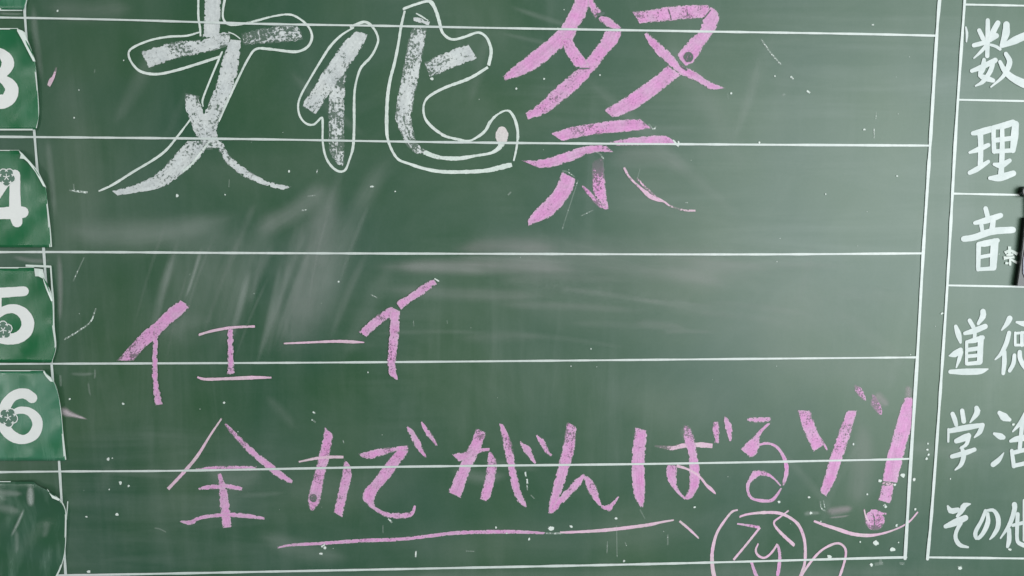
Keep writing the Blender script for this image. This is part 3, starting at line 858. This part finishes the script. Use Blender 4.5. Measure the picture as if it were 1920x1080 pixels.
c.T([(1170, 314, 5), (1180, 332, 4), (1195, 347, 4), (1212, 362, 8), (1225, 371, 9), (1245, 378, 4), (1256, 386, 3), (1282, 394, 3.5), (1304, 395, 3.5)], [.7, .6, .8, .8, .4, .8], mat='palepink')
c.T([(1194, 334, 3), (1212, 353, 4), (1236, 374, 3)], .5, mat='palepink')
c.T([(1216, 232, 3), (1226, 243, 3), (1230, 236, 2.4)], .45, mat='line')
c.T([(1262, 262, 3), (1272, 274, 4), (1272, 264, 3)], .8, mat='line')
c.T([(1112, 283, 3), (1124, 288, 3), (1133, 299, 2.4)], .45, mat='line')
c.T([(1054, 321, 3), (1064, 322, 3), (1078, 332, 2.4)], .4, mat='line')


def bare(ch, x, y, r):
    o = ch.disc(x, y, r + 1, r + 1, 'gap', .66, 'bare_spot')
    o['label'] = 'round grey bare spot inside the pink stroke'


bare(c, 1291, 107, 9)
for p in ([(1076, 128, 2), (1092, 128.5, 3.5), (1108, 128, 2)], [(1319, 36, 2), (1326, 27, 2.5), (1333, 18, 2)], [(1274, 121, 3), (1281, 126, 5), (1289, 132, 4)],
          [(1117, 27, 5), (1125, 27, 7), (1135, 24, 5)], [(1253, 16, 2), (1257, 28, 2), (1259, 38, 1.5)], [(1288, 12, 1.5), (1289, 24, 2), (1290, 36, 1.5)]):
    Lf, Rt = edges_of(p)
    ribbon('bare_gap', Lf, Rt, 'gap', c.o, c.nh(), .6, 5)

ROW1 = 'small pink chalk word in the fourth row'
c = Char('chalk_character', 'first pink chalk kana \u30a4 of the upper word, slanted bar starting on the ruled line', 'chalk writing', 292, 760, ROW1, h=1.0 * MM)
c.B([(338, 563), (320, 575), (295, 600), (265, 625), (237, 655), (217, 677)], [(357, 574), (345, 587), (317, 610), (295, 632), (272, 652), (250, 677)], [.97, .92, .88, .84, .62, .55])
c.T([(293, 611, 8), (291, 650, 9.5), (290, 687, 10), (291, 717, 11), (295, 742, 13), (298, 759, 14)], .98)
c = Char('chalk_character', 'pink chalk kana \u30a8 shaped like a capital I', 'chalk writing', 432, 712, ROW1, h=1.0 * MM)
c.T([(372, 628, 4), (400, 620, 5), (437, 614, 5), (478, 612, 4)], .95, mat='palepink')
c.T([(432, 616, 11), (432, 660, 12), (433, 702, 13)], .98)
c.T([(370, 707, 3.5), (385, 711, 5), (425, 710, 5.5), (475, 708, 6.5), (509, 708, 3)], .95, mat='palepink')
c = Char('chalk_mark', 'thin pale chalk long-vowel dash between \u30a8 and the second \u30a4', 'chalk writing', 608, 645, ROW1, h=1.0 * MM)
c.T([(532, 644, 3), (580, 642, 4), (630, 640, 5), (660, 641, 6), (683, 642, 2)], [.8, .9, .7, .95, .9], mat='palepink')
c = Char('chalk_character', 'pink chalk kana \u30a4 right of the thin dash', 'chalk writing', 735, 712, ROW1, h=1.0 * MM)
c.B([(813, 522), (790, 535), (767, 552), (742, 566)], [(819, 533), (790, 555), (770, 567), (752, 581)], .97)
c.B([(733, 574), (705, 592), (672, 622)], [(748, 583), (715, 607), (687, 632)], .96)
c.B([(731, 582), (730, 620), (727, 662), (726, 680), (730, 702), (743, 712)], [(750, 583), (749, 620), (746, 650), (743, 680), (744, 698), (746, 712)], .97)
c.T([(814, 522, 2.5), (824, 528, 3)], .9, mat='line')

ROW2 = 'small pink chalk sentence in the bottom rows'
c = Char('chalk_character', 'pink chalk kanji \u5168 with a roof of two slanted strokes, first of the bottom sentence', 'chalk writing', 424, 990, ROW2)
c.T([(416, 784, 3), (395, 815, 4), (370, 855, 5.5), (345, 885, 6), (315, 917, 6)], .95, mat='palepink')
c.T([(422, 794, 4), (440, 815, 9), (470, 845, 12), (500, 870, 14), (525, 890, 14), (548, 904, 7)], [.6, .75, .9, .97, .97])
c.T([(366, 881, 5), (412, 878, 9), (481, 878, 8)], .95)
c.T([(411, 888, 6), (417, 912, 14), (421, 945, 18), (424, 970, 18), (426, 989, 18)], .97)
c.T([(372, 917, 3), (387, 914, 8), (420, 912, 9), (440, 914, 10), (454, 917, 6)], .93)
c.T([(337, 977, 2), (357, 980, 9), (375, 971, 7), (412, 966, 7), (450, 966, 9), (496, 972, 5)], .96)
c = Char('chalk_character', 'pink chalk kanji \u529b with a small round grey bare spot near its foot', 'chalk writing', 605, 970, ROW2)
c.B([(609, 801), (604, 827), (595, 865), (585, 902), (577, 940), (583, 958)], [(625, 815), (620, 845), (615, 870), (607, 902), (600, 940), (587, 958)], .96)
c.T([(560, 866, 3), (595, 859, 5), (620, 857, 5.5), (644, 857, 5)], .93, mat='palepink')
c.B([(645, 859), (642, 885), (635, 917), (625, 960)], [(656, 872), (660, 890), (652, 925), (642, 970)], .96)
bare(c, 587, 934, 7)
c = Char('chalk_character', 'pink chalk kana \u3067 with a long hooked tail and two ticks', 'chalk writing', 735, 972, ROW2)
c.B([(672, 850), (712, 841), (765, 835)], [(680, 860), (700, 860), (730, 850), (766, 842)], .94)
c.B([(745, 842), (722, 870), (700, 900), (682, 920), (680, 935), (690, 948), (700, 955)], [(768, 845), (750, 870), (730, 897), (710, 920), (702, 937), (703, 946), (704, 955)], .96)
c.T([(697, 950, 5), (722, 964, 9), (745, 967, 12), (765, 966, 10), (774, 960, 7), (778, 948, 4)], .94)
c.T([(763, 800, 4), (775, 817, 13), (785, 837, 12), (799, 858, 3)], .94)
c.T([(790, 791, 3), (801, 810, 10), (811, 822, 8), (819, 836, 3)], .94)
c = Char('chalk_character', 'pink chalk kana \u304c, broad strokes left of \u3093', 'chalk writing', 915, 950, ROW2)
c.B([(893, 802), (875, 845), (860, 877), (840, 922)], [(912, 812), (900, 845), (882, 882), (864, 934)], [.6, .9, .95, .9])
c.B([(847, 851), (872, 847), (900, 841), (918, 840)], [(860, 865), (877, 862), (900, 849), (918, 846)], .93)
c.B([(916, 845), (912, 877), (907, 905), (899, 935)], [(923, 848), (932, 867), (930, 890), (922, 925), (914, 942)], .96)
c.B([(936, 794), (942, 832), (952, 875), (960, 917), (970, 940), (985, 951)], [(944, 796), (960, 832), (967, 875), (976, 917), (984, 937), (988, 950)], [.9, .6, .92, .95, .95])
c.T([(975, 828, 3), (987, 842, 15), (995, 855, 11), (1004, 869, 3)], .95)
c.T([(1006, 816, 3), (1017, 830, 12), (1025, 845, 8), (1034, 855, 5)], .93)
c = Char('chalk_character', 'pink chalk kana \u3093 like a slanted letter h with a curled foot', 'chalk writing', 1090, 962, ROW2)
c.B([(1062, 790), (1057, 827), (1047, 870), (1037, 910), (1029, 945), (1028, 962)], [(1082, 801), (1077, 845), (1070, 870), (1057, 912), (1044, 945), (1040, 963)], [.55, .85, .95, .97])
c.T([(1036, 956, 12), (1050, 940, 14), (1072, 917, 15), (1087, 900, 13), (1096, 890, 5)], .95)
c.T([(1097, 893, 6), (1107, 910, 17), (1115, 927, 15), (1126, 949, 4)], .95)
c.T([(1127, 949, 4), (1139, 953, 13), (1149, 945, 7), (1160, 931, 2.5)], .93)
c = Char('chalk_character', 'pink chalk kana \u3070, tall bar on its left and a looped foot', 'chalk writing', 1265, 952, ROW2)
c.B([(1191, 801), (1185, 845), (1184, 882), (1186, 917), (1192, 937), (1201, 951)], [(1214, 808), (1211, 845), (1209, 882), (1210, 925), (1206, 951)], [.75, .9, .97, .97])
c.T([(1227, 836, 3), (1260, 840, 9), (1280, 836, 9), (1310, 834, 10), (1336, 836, 9)], [.3, .45, .85, .9, .85], mat='palepink')
c.B([(1281, 797), (1282, 825), (1289, 845), (1292, 882), (1292, 910), (1284, 934)], [(1292, 797), (1302, 820), (1307, 850), (1312, 882), (1311, 910), (1300, 931), (1288, 938)], [.4, .85, .97, .97, .85])
c.B([(1250, 872), (1249, 892), (1257, 910), (1270, 925), (1284, 937)], [(1272, 872), (1269, 887), (1270, 910), (1275, 922), (1287, 935)], .93)
c.T([(1268, 873, 6), (1290, 880, 4), (1310, 892, 4), (1325, 910, 5), (1332, 916, 7), (1342, 926, 2.5)], .93, mat='palepink')
c.T([(1342, 791, 11), (1343, 812, 12), (1344, 831, 8)], .82)
c.T([(1359, 781, 3), (1365, 797, 13), (1369, 815, 10), (1369, 827, 3)], .95)
c = Char('chalk_character', 'pink chalk kana \u308b with a round loop below', 'chalk writing', 1432, 942, ROW2)
c.T([(1401, 786, 4), (1415, 788, 11), (1430, 787, 10), (1446, 786, 7)], .88)
c.B([(1438, 794), (1415, 815), (1400, 830), (1388, 841)], [(1447, 792), (1427, 814), (1424, 840), (1415, 855), (1406, 858)], [.75, .85, .95])
c.T([(1420, 835, 4), (1437, 831, 5), (1455, 837, 5.5), (1467, 852, 6.5), (1474, 870, 8), (1474, 890, 7.5), (1468, 910, 5)], .95)
c.T([(1464, 911, 3), (1452, 898, 4), (1437, 889, 7), (1421, 887, 14), (1409, 897, 12), (1402, 911, 6.5), (1405, 929, 5.5), (1417, 937, 5.5), (1444, 939, 6.5), (1456, 929, 5.5), (1465, 915, 3)], .94)
c = Char('chalk_character', 'pink chalk kana \u30be of two broad strokes with two faint ticks', 'chalk writing', 1552, 932, ROW2)
c.B([(1495, 769), (1505, 805), (1517, 830), (1525, 847)], [(1520, 770), (1530, 800), (1539, 822), (1545, 834)], .97)
c.B([(1534, 818), (1544, 836), (1550, 845)], [(1539, 819), (1548, 834), (1553, 845)], .93)
c.B([(1588, 770), (1570, 815), (1555, 860), (1545, 895), (1536, 922)], [(1607, 770), (1592, 825), (1577, 867), (1565, 905), (1550, 931)], .97)
c.B([(1601, 720), (1605, 737), (1620, 751)], [(1611, 722), (1621, 737), (1624, 751)], .72)
c.B([(1635, 738), (1632, 760), (1650, 779)], [(1642, 742), (1654, 763), (1653, 779)], .66)
c = Char('chalk_mark', 'tall pink chalk exclamation mark touching the right ruled line', 'chalk writing', 1660, 996, ROW2)
c.B([(1696, 745), (1687, 772), (1670, 830), (1660, 870), (1654, 902)], [(1712, 745), (1711, 795), (1702, 825), (1690, 875), (1682, 905)], [.95, .92, .84, .95, .97])
c.B([(1652, 910), (1650, 924), (1647, 938)], [(1677, 910), (1674, 928), (1669, 944)], .97)
c.T([(1654, 906, 4), (1666, 907, 5), (1680, 909, 4)], .5, mat='palepink')
c.disc(1640, 975, 19, 20, 'pink', [.8, .7, .55, .3])
c.T([(1622, 966, 5), (1636, 972, 7), (1658, 968, 5)], .9)
c.T([(1624, 978, 5), (1640, 982, 6), (1656, 977, 5)], .85)
c.T([(1636, 962, 3), (1640, 976, 3), (1638, 992, 3)], .6, mat='gap')
c.T([(1620, 954, 2.5), (1624, 970, 3), (1630, 980, 2)], .8, mat='palepink')
c.T([(1632, 957, 5), (1645, 962, 5), (1662, 964, 4)], .9)
c.T([(1657, 946, 5), (1662, 952, 5)], .7, mat='line')
c = Char('chalk_mark', 'curved pink chalk line below the exclamation mark', 'chalk writing', 1628, 1006, 'pink chalk underlines')
c.T([(1526, 977, 4), (1545, 984, 5.5), (1570, 992, 6.5), (1598, 1001, 6.5), (1628, 1004, 6), (1656, 1000, 4), (1685, 990, 3), (1705, 978, 3.4), (1721, 960, 2.4)], [.95, .95, .95, .95, .8, .9], mat='palepink')
c = Char('chalk_mark', 'long thin pink chalk underline below the bottom sentence', 'chalk writing', 880, 1030, 'pink chalk underlines')
c.T([(520, 1027, 3), (545, 1022, 5), (600, 1019, 6), (675, 1014, 7), (750, 1011, 6.5), (805, 1005, 6.5), (860, 999, 7), (947, 997, 7), (990, 998, 6), (1022, 1000, 4)], .97)
c.T([(1022, 1000, 3), (1045, 1000, 3.5), (1067, 998, 4)], .5, mat='line')
c.T([(1050, 998, 3), (1067, 998, 4.5), (1135, 994, 6), (1210, 985, 6), (1240, 979, 4), (1264, 975, 2.5)], [.8, .97, .97, .95], mat='palepink')
c.T([(1274, 977, 4), (1292, 992, 4.5), (1311, 1010, 3)], .95, mat='palepink')

c = Char('chalk_drawing', 'pink chalk doodle of a round laughing face with squeezed eyes and raised hand', 'chalk drawing', 1430, 1085, None)
f_ = lambda p, nm, d=.95, m='palepink': c.T(p, d, nm, m)
f_([(1384, 956, 3), (1372, 960, 4), (1356, 980, 4.5), (1344, 1000, 5), (1337, 1025, 6), (1335, 1049, 6.5), (1339, 1080, 7), (1352, 1110, 7)], 'face_outline')
f_([(1386, 969, 4), (1403, 964, 4.5), (1433, 961, 5.5), (1460, 962, 5.5), (1480, 970, 5.5), (1497, 984, 5.5), (1507, 1007, 5.5), (1510, 1033, 5.5), (1508, 1060, 5.5), (1499, 1084, 6), (1484, 1110, 6)], 'face_outline')
f_([(1382, 982, 3), (1403, 985, 5), (1424, 989, 6)], 'eye', .95, 'pink')
f_([(1425, 989, 4), (1401, 1019, 4), (1375, 1050, 4)], 'eye')
f_([(1479, 957, 3), (1462, 970, 3.4), (1451, 979, 3.5), (1456, 990, 4.5), (1470, 1005, 6), (1490, 1023, 6)], 'eye')
f_([(1422, 1019, 3), (1417, 1031, 4), (1421, 1041, 4.5), (1433, 1046, 4), (1446, 1037, 4), (1458, 1020, 4)], 'mouth')
f_([(1458, 1021, 5), (1462, 1039, 6), (1461, 1060, 6.5), (1457, 1084, 7)], 'mouth', .95, 'pink')
f_([(1408, 1051, 5), (1415, 1072, 6), (1424, 1092, 6)], 'mouth', .95, 'pink')
f_([(1498, 1086, 5), (1519, 1055, 4.5), (1539, 1033, 4.5), (1560, 1021, 4.5), (1574, 1019, 4), (1584, 1027, 4), (1586, 1039, 4.5), (1582, 1058, 4.5), (1572, 1088, 5)], 'hand')

c = Char('chalk_character', 'tiny white chalk kanji \u697d beside the painted kanji \u97f3', 'chalk writing', 1894, 500, None, 'line', h=0.7 * MM)
for p in ([(1893, 462, 6), (1893, 480, 5)], [(1884, 474, 6), (1893, 470, 5), (1900, 472, 5)], [(1882, 484, 7), (1893, 483, 4), (1902, 482, 5)],
          [(1900, 472, 5), (1908, 477, 6)], [(1893, 485, 4), (1900, 489, 4), (1908, 493, 5)], [(1894, 486, 4), (1894, 498, 4)], [(1885, 493, 4), (1891, 494, 4)], [(1887, 478, 4), (1900, 477, 4)]):
    c.T(p, 1.0)

# ------------------------------------------------------------------ number cards
def card(label, outline, lift, mat, digit, flower, rims, peel, name='number_card'):
    """outline: list of (x, y, lift_mm) counter-clockwise starting top-left outside the frame."""
    t = thing(name, label, 'magnet card', 20, outline[-1][1], 'green number cards down the left edge', 0.001)
    o = t.location
    xs = [p[0] for p in outline]
    # sheet: rows from left margin to the traced right edge, so that the edge can lift off the board
    xl = -130
    top, right, bot = outline[0], outline[1:-1], outline[-1]
    y0, y1 = top[1], bot[1]
    edge = cr([(p[0], p[1], p[2]) for p in right], 40)
    rows, cols = 26, 22

    def edge_at(y):
        best = None
        for a, b in zip(edge, edge[1:]):
            if (a[1] - y) * (b[1] - y) <= 0 and abs(a[1] - b[1]) > 1e-6:
                f = (y - a[1]) / (b[1] - a[1])
                return a[0] + (b[0] - a[0]) * f, a[2] + (b[2] - a[2]) * f
        e = edge[0] if abs(edge[0][1] - y) < abs(edge[-1][1] - y) else edge[-1]
        return e[0], e[2]
    bm = bmesh.new()
    grid = []
    rnd = random.Random(sum(map(ord, label)))
    ph = [rnd.uniform(0, 6) for _ in range(4)]

    def sheet_h(x, y):
        xr, zl = edge_at(min(max(y, y0), y1))
        q = max(0.0, min(1.0, (x - xl) / (xr - xl)))
        h = 1.0 + zl * max(0.0, (q - 0.45) / 0.55) ** 2.2
        h += 0.25 * math.sin(x * 0.045 + ph[0]) * math.sin(y * 0.05 + ph[1]) + 0.18 * math.sin((x + y) * 0.09 + ph[2])
        return h * MM
    for i in range(rows):
        y = y0 + (y1 - y0) * i / (rows - 1)
        xr, zl = edge_at(y)
        row = []
        for j in range(cols):
            x = xl + (xr - xl) * (1 - (1 - j / (cols - 1)) ** 1.7)
            row.append(bm.verts.new(P(x, y, sheet_h(x, y)) - o))
        grid.append(row)
    for i in range(rows - 1):
        for j in range(cols - 1):
            f = bm.faces.new((grid[i][j], grid[i][j + 1], grid[i + 1][j + 1], grid[i + 1][j]))
            f.smooth = True
    for f in bm.faces:
        f.normal_update()
        if f.normal.y > 0:
            f.normal_flip()
    me = bpy.data.meshes.new('sheet')
    bm.to_mesh(me)
    bm.free()
    sh = link('sheet', me, mat, t)
    so = sh.modifiers.new('thickness', 'SOLIDIFY')
    so.thickness = 0.0007
    so.offset = -1
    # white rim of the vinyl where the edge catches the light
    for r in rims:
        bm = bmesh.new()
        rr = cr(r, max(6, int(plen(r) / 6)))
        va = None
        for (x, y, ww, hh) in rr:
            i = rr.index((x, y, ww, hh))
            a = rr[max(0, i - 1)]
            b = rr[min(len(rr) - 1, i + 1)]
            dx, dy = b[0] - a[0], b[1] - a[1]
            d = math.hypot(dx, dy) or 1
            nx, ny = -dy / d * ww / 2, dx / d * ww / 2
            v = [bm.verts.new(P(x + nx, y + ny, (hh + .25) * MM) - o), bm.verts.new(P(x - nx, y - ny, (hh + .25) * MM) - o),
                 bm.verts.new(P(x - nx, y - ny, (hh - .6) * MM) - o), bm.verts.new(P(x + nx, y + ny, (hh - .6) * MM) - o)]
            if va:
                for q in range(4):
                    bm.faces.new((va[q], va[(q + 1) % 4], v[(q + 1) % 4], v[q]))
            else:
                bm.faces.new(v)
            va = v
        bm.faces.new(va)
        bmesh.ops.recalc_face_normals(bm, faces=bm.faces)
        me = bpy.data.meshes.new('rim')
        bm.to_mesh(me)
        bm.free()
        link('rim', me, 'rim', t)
    # white backing of the peeling corner
    if peel:
        bm = bmesh.new()
        vs = [bm.verts.new(P(x, y, hh * MM) - o) for x, y, hh in peel]
        f = bm.faces.new(vs)
        r = bmesh.ops.extrude_face_region(bm, geom=[f])
        for v in r['geom']:
            if isinstance(v, bmesh.types.BMVert):
                v.co.y += 0.0005
        bmesh.ops.recalc_face_normals(bm, faces=bm.faces)
        me = bpy.data.meshes.new('curled_corner')
        bm.to_mesh(me)
        bm.free()
        link('curled_corner', me, 'rim', t)
    if digit:
        d = brush('digit', digit, 'digit', t, 0.22 * MM, step=0.03 * MM, base=sheet_h)
    if flower:
        fx, fy, fr, rot = flower
        fl = brush('flower', [[(fx + fr * .55 * math.cos(rot + a * math.tau / 5) - .1, fy + fr * .55 * math.sin(rot + a * math.tau / 5), fr * 0.86),
                               (fx + fr * .55 * math.cos(rot + a * math.tau / 5) + .1, fy + fr * .55 * math.sin(rot + a * math.tau / 5), fr * 0.86)] for a in range(5)] +
                   [[(fx - .1, fy, fr * .7), (fx + .1, fy, fr * .7)]], 'petal', t, 0.40 * MM, step=0.01 * MM, base=sheet_h)
        # white outline, one scalloped ring, and the stamens
        ring = []
        for a in range(5):
            cxx = fx + fr * .55 * math.cos(rot + a * math.tau / 5)
            cyy = fy + fr * .55 * math.sin(rot + a * math.tau / 5)
            ring.append([(cxx + fr * .47 * math.cos(rot + a * math.tau / 5 + b), cyy + fr * .47 * math.sin(rot + a * math.tau / 5 + b), 1.8)
                         for b in [-1.75 + 3.5 * q / 8 for q in range(9)]])
        brush('flower_outline', ring, 'digit', t, 0.50 * MM, step=0.01 * MM, base=sheet_h)
        st = []
        for a in range(5):
            th = rot + .6 + a * math.tau / 5
            st.append([(fx, fy, 1.3), (fx + fr * .34 * math.cos(th), fy + fr * .34 * math.sin(th), 1.6)])
        brush('stamens', st, 'digit', t, 0.60 * MM, step=0.01 * MM, base=sheet_h)
    return t


card('green number card cut off by the top left corner of the picture',
     [(-130, -175), (52, -175, 1), (52, -60, 1), (50, -8, 1), (46, 9, 1), (43, 18, 1), (-130, 18)], 1, 'cardlight', None, None,
     [[(-130, 18, 5, 1), (10, 18, 5, 1), (42, 18, 5, 1)], [(50, -30, 3.5, 1.2), (49, 0, 4, 1.2), (44, 11, 6, 1.2), (35, 13, 3, 1.2)]], None)
card('green card with a white digit 3 and a curled top corner',
     [(-130, 54), (34, 54, 2), (52, 82, 4.5), (64, 112, 3.5), (69, 160, 1.5), (72, 210, 1), (72, 222, 1), (66, 243, 1), (-130, 243)], 3, 'card',
     [[(-28, 108, 20), (-14, 100, 20), (2, 100, 18), (14, 113, 23), (13, 126, 23), (3, 138, 18), (-10, 142, 14)],
      [(-8, 145, 12), (6, 149, 16), (19, 160, 24), (22, 172, 26), (14, 187, 26), (-2, 191, 26), (-24, 188, 22)]], None,
     [[(-130, 54, 2.5, 1.6), (34, 54, 2.5, 2)], [(64, 112, 3.5, 3.4), (69, 160, 2.2, 2.4), (72, 210, 2.4, 1.6), (67, 240, 4, 1.6)], [(-130, 243, 3, 1.5), (66, 243, 3, 1.5)]],
     [(32, 54, 4.5), (41, 57, 4.8), (47, 61, 5), (50, 72, 5), (55, 84, 5.2), (66, 115, 4.6), (62, 115, 5.6), (52, 96, 6), (42, 76, 6), (32, 58, 5.6)])
card('green card with a white digit 4 and a small flower on the digit',
     [(-130, 282), (36, 282, 2), (62, 312, 4.5), (84, 350, 3.5), (89, 390, 1.6), (93, 430, 1), (95, 464, 1), (-130, 464)], 3, 'card',
     [[(28, 328, 20), (28, 370, 21), (29, 400, 23), (32, 416, 20)], [(-40, 400, 22), (0, 400, 22), (20, 399, 23), (43, 398, 22)],
      [(22, 326, 16), (0, 356, 18), (-24, 392, 20)]], (12, 332, 17, .3),
     [[(-130, 282, 1.6, 1.6), (36, 282, 1.6, 2)], [(84, 350, 4, 3.4), (89, 390, 2.6, 2.6), (93, 430, 4, 1.8), (95, 463, 5, 1.6)]],
     [(35, 282, 4.5), (42, 288, 4.8), (56, 303, 5.4), (70, 319, 5.2), (86, 351, 4.8), (81, 349, 5.6), (66, 322, 6), (52, 304, 6.4), (45, 298, 6.6), (37, 297, 6.8), (39, 290, 6)])
card('green card with a white digit 5 and a torn white corner',
     [(-130, 502), (64, 502, 2), (84, 525, 4.5), (96, 560, 3.4), (99, 610, 1.6), (103, 640, 1), (104, 655, 1), (96, 680, 1), (-130, 680)], 3, 'card',
     [[(-40, 551, 19), (0, 549, 19), (45, 546, 18)], [(-6, 552, 18), (-6, 590, 18)],
      [(-6, 590, 15), (10, 581, 16), (27, 579, 17), (43, 587, 21), (52, 603, 24), (49, 620, 24), (36, 632, 22), (18, 636, 20), (0, 634, 18), (-20, 624, 18)]], (6, 619, 17, .9),
     [[(-130, 502, 2.2, 1.6), (64, 502, 2.4, 2)], [(95, 499, 3, 1.2), (97, 530, 3, 1.6), (99, 562, 4.5, 3), (100, 610, 4.5, 2.4), (104, 650, 3, 1.6), (96, 678, 4, 1.6)],
      [(48, 498, 4, 1), (75, 499, 4, 1), (96, 500, 4, 1)]],
     [(64, 503, 4.5), (74, 504, 4.8), (80, 505, 5), (84, 524, 5.2), (94, 545, 5), (99, 564, 4.8), (96, 565, 5.6), (86, 541, 6), (80, 522, 6.4), (72, 518, 6.6), (66, 518, 6.6)])
card('paler green card with a white digit 6 and a small flower',
     [(-130, 695), (82, 695, 2), (96, 710, 3.5), (106, 732, 3.4), (113, 768, 1.8), (117, 810, 1), (122, 864, 1), (-130, 864)], 3, 'cardlight',
     [[(60, 746, 20), (50, 739, 20), (37, 738, 19), (22, 745, 19), (10, 762, 21), (5, 785, 22), (12, 807, 22), (27, 820, 20), (45, 824, 17), (62, 816, 20), (70, 800, 20), (68, 785, 19), (55, 772, 15), (38, 769, 13), (24, 774, 10)]],
     (15, 783, 18, .2),
     [[(-130, 695, 1.8, 1.6), (82, 695, 1.8, 2)], [(97, 712, 5, 3.6), (106, 732, 3.4, 3.4), (113, 768, 3, 2.4), (117, 810, 3, 1.8), (122, 862, 4.6, 1.6)]],
     [(82, 695, 4.5), (86, 701, 4.8), (95, 708, 5), (99, 716, 5), (94, 715, 5.6), (86, 706, 6), (81, 698, 5.6)])
blank = card('dark glossy green card without a digit at the bottom left, glare on it',
     [(-130, 903), (62, 906, 2), (88, 920, 4), (112, 938, 3.4), (121, 955, 2), (123, 975, 1), (121, 1030, 1), (114, 1062, 1), (104, 1084, 1), (-130, 1096)], 3, 'carddark', None, None,
     [[(-130, 903, 1.6, 1.6), (20, 903, 1.6, 1.6)], [(62, 906, 1.8, 2.6), (88, 921, 2.4, 4), (112, 938, 3, 3.8), (122, 957, 2.6, 2.6), (123, 990, 3, 1.8), (121, 1030, 3, 1.6), (114, 1062, 3, 1.6), (104, 1084, 3, 1.6)],
      [(127, 940, 2, .4), (126, 955, 2, .4), (124, 975, 2, .4)]],
     [(88, 917, 4.6), (97, 928, 5), (112, 936, 4.8), (110, 939, 5.4), (98, 934, 6)])

for p, d in (([(57, 908, 12), (57, 930, 20), (58, 952, 14)], .6), ([(-10, 922, 14), (20, 925, 18), (45, 926, 12)], .22), ([(-10, 950, 24), (15, 955, 26), (40, 960, 14)], .2),  # first strip paints in the card's glare spot, the others are chalk dust
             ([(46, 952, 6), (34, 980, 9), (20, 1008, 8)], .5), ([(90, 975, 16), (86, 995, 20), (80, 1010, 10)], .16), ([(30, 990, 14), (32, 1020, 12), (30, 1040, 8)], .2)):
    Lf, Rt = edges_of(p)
    ribbon('dust_glare_smear', Lf, Rt, 'dust', blank, 3.6 * MM, d, 9, True)['kind'] = 'stuff'

# ------------------------------------------------------------------ black object entering at the right edge
t = thing('magnet_holder', 'black-edged pale plastic holder cut off by the right picture edge', 'magnet', 1925, 538)


def slab(name, pts, h0, h1, mat):
    bm = bmesh.new()
    o = t.location
    a = [bm.verts.new(P(x, y, h1 * MM) - o) for x, y in pts]
    b = [bm.verts.new(P(x, y, h1 * MM) - o + Vector((0, (h1 - h0) * MM, 0))) for x, y in pts]
    n = len(pts)
    bm.faces.new(a)
    bm.faces.new(list(reversed(b)))
    for i in range(n):
        bm.faces.new((a[i], b[i], b[(i + 1) % n], a[(i + 1) % n]))
    bmesh.ops.recalc_face_normals(bm, faces=bm.faces)
    bmesh.ops.bevel(bm, geom=[e for e in bm.edges], offset=0.0005, segments=2, affect='EDGES')
    me = bpy.data.meshes.new(name)
    bm.to_mesh(me)
    bm.free()
    return link(name, me, mat, t)


slab('case', [(1923, 408), (1919, 445), (1914, 490), (1907, 536), (1990, 539), (1990, 408)], 0.1, 5, 'black')
slab('panel', [(1928, 440), (1924, 462), (1919, 490), (1919, 512), (1924, 524), (1985, 530), (1985, 440)], 5.0, 6.2, 'lilac')
knob = [(1927 + 10 * math.cos(a * math.tau / 16), 359 + 10 * math.sin(a * math.tau / 16)) for a in range(16)]
slab('knob', knob, 0.1, 6, 'black')
slab('arm', [(1930, 362), (1940, 362), (1940, 412), (1930, 412)], 1.0, 4.6, 'black')
